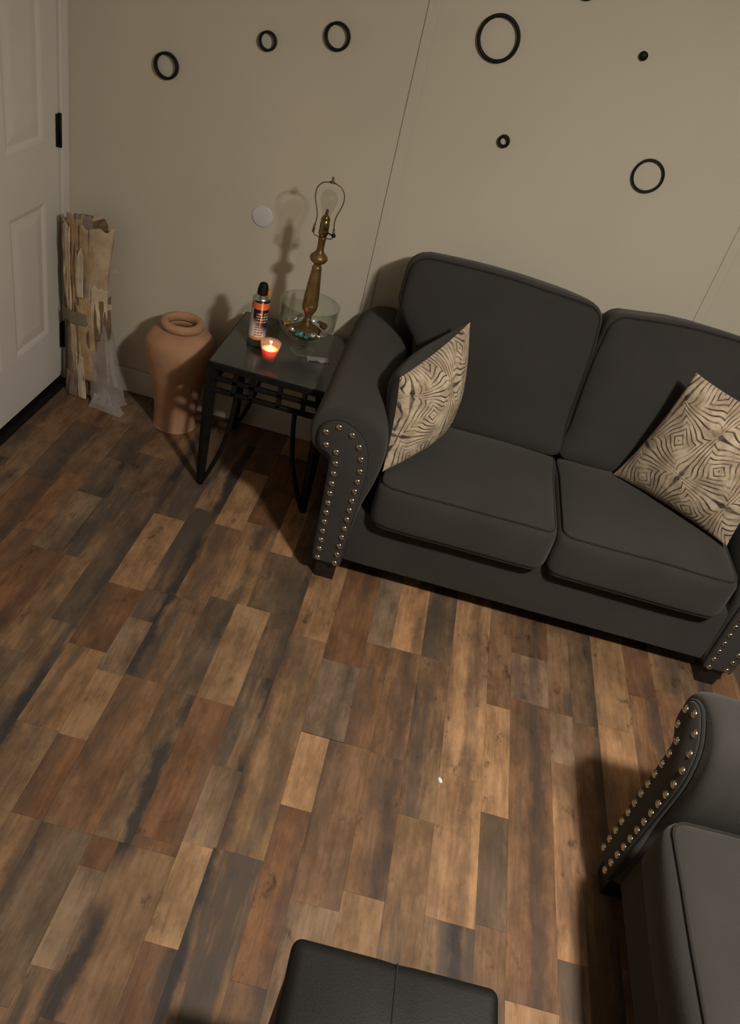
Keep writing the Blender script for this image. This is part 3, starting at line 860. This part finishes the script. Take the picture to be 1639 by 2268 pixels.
# ------------------------------------------------------------------ spray can
def can_label_mat():
    m, nt, b = newmat('printed_can_label')
    tc = N(nt, 'ShaderNodeTexCoord')
    sp = N(nt, 'ShaderNodeSeparateXYZ'); nt.links.new(tc.outputs['Object'], sp.inputs[0])
    z = math_n(nt, 'MULTIPLY', sp.outputs[2], .886)
    x = sp.outputs[0]
    def band(lo, hi):
        return math_n(nt, 'MULTIPLY', math_n(nt, 'GREATER_THAN', z, lo), math_n(nt, 'LESS_THAN', z, hi))
    c = mix(nt, ramp(nt, math_n(nt, 'ADD', z, math_n(nt, 'MULTIPLY', x, .8)), .058, .098), (.60, .58, .56), (.012, .010, .012))   # white below fading to a black block
    # rows of small print
    rows = math_n(nt, 'GREATER_THAN', math_n(nt, 'FRACT', math_n(nt, 'MULTIPLY', z, 110.0)), .48)
    letters = math_n(nt, 'GREATER_THAN', noise_n(nt, coords(nt, 'Object', (420, 420, 60)), 1, 1), .47)
    pr = math_n(nt, 'MULTIPLY', math_n(nt, 'MULTIPLY', rows, letters), math_n(nt, 'MULTIPLY', band(.040, .122), math_n(nt, 'GREATER_THAN', x, -.004)))
    dark_zone = ramp(nt, z, .078, .092)
    ink = mix(nt, dark_zone, (.03, .02, .03), (.60, .56, .54))
    c = mix(nt, math_n(nt, 'MULTIPLY', pr, .85), c, ink)
    c = mix(nt, math_n(nt, 'MULTIPLY', band(.030, .165), math_n(nt, 'LESS_THAN', x, -.017)), c, (.50, .47, .44))
    c = mix(nt, band(.130, .152), c, (.55, .17, .06))
    c = mix(nt, band(.026, .036), c, (.52, .22, .05))
    c = mix(nt, band(-.01, .026), c, (.035, .035, .037))
    nt.links.new(c, b.inputs['Base Color'])
    b.inputs['Roughness'].default_value = .3
    return m

def build_can():
    t = empty('spray_can', (-.578, 2.655, TT))
    tag(t, 'aerosol spray can with orange banded label and black trigger cap', 'spray can')
    R = .0325
    obj('can_body', lathe([(0, 0), (R-.003, 0), (R, .003), (R, .008), (R-.0012, .010), (R-.0012, .175), (R, .177), (R, .180), (0, .180)], 40), can_label_mat(), t)
    sil = plain('can_tin', (.62, .60, .55), .25, metal=1, var=.1)
    obj('can_shoulder', lathe([(R, .179), (R, .182), (R-.004, .187), (R-.011, .194), (R-.013, .197), (0, .197)], 40), sil, t)
    cap = obj('trigger_cap', lathe([(.0195, .195), (.0197, .206), (.0190, .214), (.0175, .222), (.0160, .230), (.0125, .236), (.007, .239), (0, .240)], 24), M['black'], t)
    obj('nozzle', tube([(0, -.010, .222), (0, -.021, .223), (0, -.024, .223)], [.0055, .0050, .0042], 10), M['black'], cap)
    obj('straw_tab', boxbm(.0185, .031, -.006, .003, .198, .220, bev=.002), plain('orange_plastic', (.50, .24, .06), .4), t)
build_can()

# ------------------------------------------------------------------ votive candle
def build_candle():
    cx_, cy_ = -.500, 2.548
    t = empty('votive_candle', (cx_, cy_, TT))
    t.scale = (1.12, 1.12, 1.08)
    tag(t, 'lit pink votive candle in a small glass cup on the end table', 'candle')
    obj('glass_cup', lathe([(0, 0), (.019, 0), (.022, .004), (.0315, .058), (.0335, .070), (.0320, .070), (.0298, .058), (.0212, .0065), (0, .006)], 32), M['cup'], t)
    m, nt, b = newmat('pink_wax')
    c = coords(nt)
    nt.links.new(mix(nt, noise_n(nt, c, 30, 2), (.86, .30, .19), (.92, .38, .25)), b.inputs['Base Color'])
    b.inputs['Roughness'].default_value = .45
    b.inputs['Subsurface Weight'].default_value = 1.0
    b.inputs['Subsurface Radius'].default_value = (1.0, .35, .18)
    b.inputs['Subsurface Scale'].default_value = .022
    w = obj('wax', lathe([(0, .0068), (.0205, .0072), (.0275, .046), (.0270, .048), (.020, .0455), (.008, .0435), (0, .0435)], 32), m, t)
    obj('wick', tube([(0, 0, .043), (.0006, 0, .049), (.0012, 0, .0535)], .0009, 6), M['black'], t)
    fm, fnt, fb = newmat('candle_flame')
    fb.inputs['Base Color'].default_value = (0, 0, 0, 1)
    g = noise_n(fnt, coords(fnt), 60, 1)
    fnt.links.new(mix(fnt, g, (1, .62, .22), (1, .74, .36)), fb.inputs['Emission Color'])
    fb.inputs['Emission Strength'].default_value = 16
    obj('flame', lathe([(0, .0490), (.0020, .0505), (.0026, .0535), (.0018, .0575), (.0007, .0605), (0, .0615)], 12), fm, t)
    l = bpy.data.lights.new('candle_light', 'POINT')
    l.energy = .70; l.color = (1.0, .46, .24); l.shadow_soft_size = .004
    lo = bpy.data.objects.new('candle_light', l)
    lo.location = (0, 0, .056)
    link(lo, t)
build_candle()

# flat clear packet with a blue strip beside the bowl
bm = bmesh.new()
nx, ny = 16, 8
g = [[bm.verts.new(((i/nx-.5)*.085, (j/ny-.5)*.035, .004+.004*noise.noise(Vector((i*.55, j*.6, 4))))) for j in range(ny+1)] for i in range(nx+1)]
for i in range(nx):
    for j in range(ny): bm.faces.new((g[i][j], g[i+1][j], g[i+1][j+1], g[i][j+1]))
r = bmesh.ops.extrude_face_region(bm, geom=bm.faces[:])
for v in r['geom']:
    if isinstance(v, bmesh.types.BMVert): v.co.z -= .0035
pk = empty('plastic_packet', (-.338, 2.660, TT)); pk.rotation_euler = (0, 0, .35)
tag(pk, 'small crumpled clear plastic packet with a blue strip beside the glass bowl', 'packet')
obj('film', bm, M['plastic'], pk)
obj('printed_strip', boxbm(-.036, .0, -.0185, -.0125, .0005, .0042, bev=.001), plain('blue_print', (.02, .02, .14), .4), pk)

# ------------------------------------------------------------------ terracotta urn
t = empty('terracotta_urn', (-.912, 2.815, 0))
tag(t, 'tall unglazed terracotta urn with rolled rim on the floor beside the end table', 'urn')
prof = [(0, .0), (.082, .0), (.087, .006), (.087, .05), (.091, .11), (.103, .19), (.120, .27), (.134, .33), (.1375, .365), (.133, .395), (.116, .420), (.092, .438), (.072, .446), (.066, .450)]
obj('urn_body', lathe(spl := [(p.x, p.z) for p in spline([(r, 0, z) for r, z in prof], 3)] + [(.058, .447), (.058, .43), (.10, .40), (.12, .36), (.08, .16), (0, .05)], 56), M['terracotta'], t)
rp = [(.066, .446), (.078, .447), (.0845, .455), (.0850, .466), (.0800, .476), (.070, .480), (.060, .478), (.0545, .470), (.0545, .455), (.058, .446)]
obj('rim', lathe(rp, 56, close=True), M['terracotta'], t)

# ------------------------------------------------------------------ bundle of wrapped paper in the corner
def sheet_mat(name, col, rough=.8):
    return plain(name, col, rough, var=.22, vscale=14, bmp=.35, bscale=50)
SM = [sheet_mat('kraft_paper', (.42, .285, .16)), sheet_mat('pale_kraft_paper', (.50, .38, .25)), sheet_mat('brown_paper', (.17, .105, .065)), sheet_mat('cream_paper', (.56, .46, .33)), sheet_mat('mauve_tissue', (.26, .185, .165))]
def build_bundle():
    t = empty('paper_bundle', (-1.315, 2.865, 0))
    tag(t, 'tall bundle of crumpled brown paper and clear plastic leaning in the corner by the door', 'paper bundle')
    def axis(z):
        return Vector((.016 - .022*z/.8 - .016*math.sin(PI*z/.8), .018*z/.8, z))
    def strip(name, ph0, ph1, z0, z1, r0, r1, mat, seed, th=.003, wav=.010, jag=.03, mid=None):
        bm = bmesh.new()
        na, nz = 9, 22
        rows = []
        for j in range(nz+1):
            f = j/nz
            row = []
            for i in range(na+1):
                a = ph0 + (ph1-ph0)*i/na
                jg = jag*noise.noise(Vector((i*.38, seed*3.7, 0)))
                z = z0 + (z1-z0)*f + jg*f
                r = r0 + (r1-r0)*f
                if mid: r += mid*math.sin(PI*f)
                r += wav*noise.noise(Vector((i*.55+seed, z*7, seed*1.3))) + .004*noise.noise(Vector((i*.9, z*16, seed)))
                c = axis(max(z, 0))
                row.append(bm.verts.new((c.x + r*1.05*math.cos(a), c.y + r*.62*math.sin(a), max(z, .002))))
            rows.append(row)
        for j in range(nz):
            for i in range(na): bm.faces.new((rows[j][i], rows[j][i+1], rows[j+1][i+1], rows[j+1][i]))
        g = bmesh.ops.extrude_face_region(bm, geom=bm.faces[:])
        for v in g['geom']:
            if isinstance(v, bmesh.types.BMVert):
                c = axis(v.co.z); d = Vector((c.x-v.co.x, c.y-v.co.y, 0))
                if d.length > 1e-4: v.co += d.normalized()*th
        o = obj(name, bm, mat, t)
        return o
    D = math.radians
    # rolled core
    bm = bmesh.new()
    rings = []
    for j in range(19):
        z = .012 + .73*j/18
        c = axis(z)
        rings.append([bm.verts.new((c.x + (.068+.012*noise.noise(Vector((k*.7, z*9, 2))))*math.cos(2*PI*k/20), c.y + (.044+.008*noise.noise(Vector((k*.7, z*9, 5))))*math.sin(2*PI*k/20), z + (.03*noise.noise(Vector((k*.9, 0, 9))) if j == 18 else 0))) for k in range(20)])
    for a, b in zip(rings[:-1], rings[1:]):
        for k in range(20): bm.faces.new((a[k], a[(k+1) % 20], b[(k+1) % 20], b[k]))
    bm.faces.new(rings[0][::-1]); bm.faces.new(rings[-1])
    obj('paper_core', bm, SM[2], t, smooth=False)
    S = [(178, 232, .03, .70, .070, .098, 2, 1), (200, 236, .36, .735, .078, .100, 0, 2), (216, 240, .36, .72, .086, .105, 3, 12), (222, 268, .34, .765, .080, .092, 0, 3), (246, 292, .36, .775, .082, .088, 4, 4), (262, 300, .34, .74, .088, .096, 0, 5),
         (284, 345, .30, .735, .084, .104, 1, 6), (292, 340, .22, .50, .086, .098, 3, 7), (258, 275, .45, .64, .098, .112, 3, 8),
         (200, 240, .02, .35, .098, .080, 4, 9), (228, 268, .03, .36, .095, .082, 1, 10), (255, 300, .09, .42, .096, .090, 0, 11), (280, 330, .05, .30, .090, .092, 2, 13), (300, 352, .28, .45, .098, .094, 2, 14),
         (340, 400, .05, .72, .075, .085, 1, 15), (246, 270, .0, .20, .104, .092, 3, 16), (205, 250, .0, .10, .112, .098, 4, 17)]
    for a0, a1, z0, z1, r0, r1, mi, sd in S:
        strip('paper_sheet', D(a0), D(a1), z0, z1, r0, r1, SM[mi], sd)
    strip('tape_band', D(205), D(282), .335, .385, .098, .100, sheet_mat('olive_tape', (.19, .155, .10), .45), 21, wav=.003, jag=0)
    for k, (a, z) in enumerate(((335, .42), (348, .57), (300, .78))):       # torn corners sticking out
        c = axis(z)
        p = Vector((c.x + .10*math.cos(D(a)), c.y + .06*math.sin(D(a)), z))
        bm = bmesh.new()
        vs = [bm.verts.new(p + Vector(q)) for q in ((-.02, 0, -.02), (.026, -.004, .004), (.018, -.004, .022), (-.012, .002, .014))]
        bm.faces.new(vs)
        g = bmesh.ops.extrude_face_region(bm, geom=bm.faces[:])
        for v in g['geom']:
            if isinstance(v, bmesh.types.BMVert): v.co.y += .003
        obj('torn_corner', bm, SM[3], t, smooth=False)
    # clear film: sleeve at the foot and a limp tail on the floor
    bm = bmesh.new()
    rows = []
    for j in range(25):
        f = j/24
        z = .36*(1-f)
        c = axis(z) + Vector((.050+.024*f, -.008-.014*f, 0))
        rows.append([])
        for i in range(15):
            a = D(235) + D(190)*i/14
            r = .040 + .046*f + .010*noise.noise(Vector((i*.7, f*6, 3))) + .004*noise.noise(Vector((i*1.9, f*14, 8)))
            zz = z + .07*(1-f)*noise.noise(Vector((i*.45, 2, 5)))
            rows[-1].append(bm.verts.new((c.x+r*math.cos(a), c.y+r*.70*math.sin(a), max(.004, zz))))
    for j in range(24):
        for i in range(14): bm.faces.new((rows[j][i], rows[j][i+1], rows[j+1][i+1], rows[j+1][i]))
    obj('plastic_sleeve', bm, M['plastic'], t)
    bm = bmesh.new()
    top = []; 
    for j in range(13):
        f = j/12
        cx_ = .075 + .125*f; cy_ = -.055 - .060*f
        wd = .052*(1-.72*f)
        hh = .048*(1-f)**.7 + .008
        row = []
        for i in range(13):
            s = -1+2*i/12
            n_ = noise.noise(Vector((i*.8, j*.8, 7)))
            row.append(bm.verts.new((cx_ + s*wd*.55, cy_ + s*wd, .003 + hh*(1-s*s)*max(.15, 1+.9*n_))))
        top.append(row)
    for j in range(12):
        for i in range(12): bm.faces.new((top[j][i], top[j][i+1], top[j+1][i+1], top[j+1][i]))
    obj('plastic_tail', bm, M['plastic'], t)
build_bundle()

# ------------------------------------------------------------------ wall decor
def ring_mesh(R, band, depth):
    prof = [(R-band, 0), (R, 0), (R, depth*.8), (R-band*.25, depth), (R-band*.75, depth), (R-band, depth*.8)]
    bm = lathe(prof, 56, close=True)
    return bm
RG = 'black wall rings'
RINGS = [(-1.089, 1.320, .043, .0075, 'small black wall ring, leftmost, beside the door'), (-.748, 1.476, .0305, .0065, 'small black wall ring between the leftmost ring and the one over the lamp'), (-.520, 1.543, .0430, .0080, 'medium black wall ring high above the lamp, left of the wall seam'),
         (-.008, 1.658, .0690, .0095, 'largest black wall ring, high above the loveseat'), (.102, 1.375, .0205, .0075, 'tiny black wall ring above the left half of the loveseat'), (.605, 1.390, .0540, .0060, 'thin black wall ring lowest on the wall, above the right half of the loveseat'), (.216, 1.846, .0320, .0080, 'black wall ring cut off by the top edge of the picture')]
for x, z, R, band, lab in RINGS:
    o = obj('wall_ring', ring_mesh(R, band*1.15, .018), M['ring'], None, loc=(x, YB, z))
    o.rotation_euler = (PI/2, 0, 0)
    tag(o, lab, 'wall ring', RG)
o = obj('wall_dot', lathe([(0, 0), (.0135, 0), (.0135, .012), (.011, .016), (0, .0165)], 28), M['ring'], None, loc=(.447, YB, 1.717))
o.rotation_euler = (PI/2, 0, 0)
tag(o, 'small solid black wall dot at the upper right above the loveseat', 'wall dot')
o = obj('wall_plate', lathe([(0, 0), (.0405, 0), (.0405, .002), (.039, .0045), (.036, .0055), (0, .0058)], 40), M['plate'], None, loc=(-.688, YB, .906))
o.rotation_euler = (PI/2, 0, 0)
tag(o, 'round blank white cover plate on the wall above the end table', 'cover plate')

# ------------------------------------------------------------------ ottoman
def build_ottoman():
    t = empty('ottoman', (.262, .480, 0), .012)
    tag(t, 'black faux leather cube ottoman with stitched lid at the bottom edge', 'ottoman')
    L = M['leather']
    obj('body', boxbm(-.182, .182, -.195, .195, .012, .405, bev=.012, seg=3), L, t)
    def dfm(p):
        u, v = p.x/.188, p.y/.200
        q = p.copy()
        if p.z > 0: q.z += .010*max(0, 1-u*u)*max(0, 1-v*v) - .0035*math.exp(-(p.x/.006)**2)
        return q + Vector((0, 0, .430))
    lid = obj('lid', cushion(.376, .400, .048, .018, dfm, 31), L, t)
    obj('seam', tube([(0, -.195+.39*i/24, .4537+.010*max(0, 1-((-.195+.39*i/24)/.200)**2)-.0025) for i in range(25)], .0018, 6), M['under'], lid)
    for sx in (-1, 1):
        for sy in (-1, 1):
            obj('foot', lathe([(0, 0), (.014, 0), (.016, .012), (0, .012)], 16, sx*.15, sy*.16), M['black'], t)
build_ottoman()

# white crumb on the floor
bm = bmesh.new()
bmesh.ops.create_icosphere(bm, subdivisions=2, radius=1)
for v in bm.verts:
    k = 1 + .3*noise.noise(v.co*1.9)
    v.co = Vector((v.co.x*.0062*k, v.co.y*.0095*k, max(-.0001, v.co.z*.004*k)))
o = obj('paper_scrap', bm, M['scrap'], None, smooth=False, loc=(.3975, 1.4105, .0002))
o.rotation_euler = (0, 0, .4)
tag(o, 'tiny white paper scrap on the bare plank floor', 'scrap')

# ------------------------------------------------------------------ ceiling fixture that lights the room (above the frame)
def build_fixture():
    cx_ = sum(b[0] for b in BULBS)/len(BULBS); cy_ = sum(b[1] for b in BULBS)/len(BULBS)
    t = empty('ceiling_light', (cx_, cy_, ZC))
    tag(t, 'ceiling light fixture with two bare bulbs above the picture', 'ceiling light')
    obj('canopy', lathe([(0, 0), (.13, 0), (.13, -.012), (.10, -.035), (.03, -.045), (0, -.045)], 40), M['socket'], t)
    for (x, y, z) in BULBS:
        dx, dy, dz = x-cx_, y-cy_, z-ZC
        obj('lamp_holder', tube([(dx*.6, dy*.6, -.04), (dx, dy, -.09), (dx, dy, dz+.075)], [.012, .014, .020], 16), M['socket'], t)
        l = bpy.data.lights.new('bulb_light', 'POINT')
        l.energy = BULB_W; l.color = BULB_COL; l.shadow_soft_size = .045
        lo = bpy.data.objects.new('bulb_light', l)
        lo.location = (dx, dy, dz)
        link(lo, t)
    a = bpy.data.lights.new('pane_light', 'AREA')
    a.shape = 'DISK'; a.size = .15; a.energy = BOWL_W; a.color = BULB_COL
    ao = bpy.data.objects.new('pane_light', a)
    ao.location = (0, 0, BULBS[0][2]-ZC-.062)
    link(ao, t)
    obj('pane_ring', tube([(.085*math.cos(2*PI*i/32), .085*math.sin(2*PI*i/32), BULBS[0][2]-ZC-.06) for i in range(32)], .005, 6, closed=True), M['socket'], t)
    for k in range(3):
        c_, s_ = math.cos(2*PI*k/3+.4), math.sin(2*PI*k/3+.4)
        obj('pane_rod', tube([(.10*c_, .10*s_, -.02), (.085*c_, .085*s_, BULBS[0][2]-ZC-.06)], .002, 6), M['socket'], t)
build_fixture()
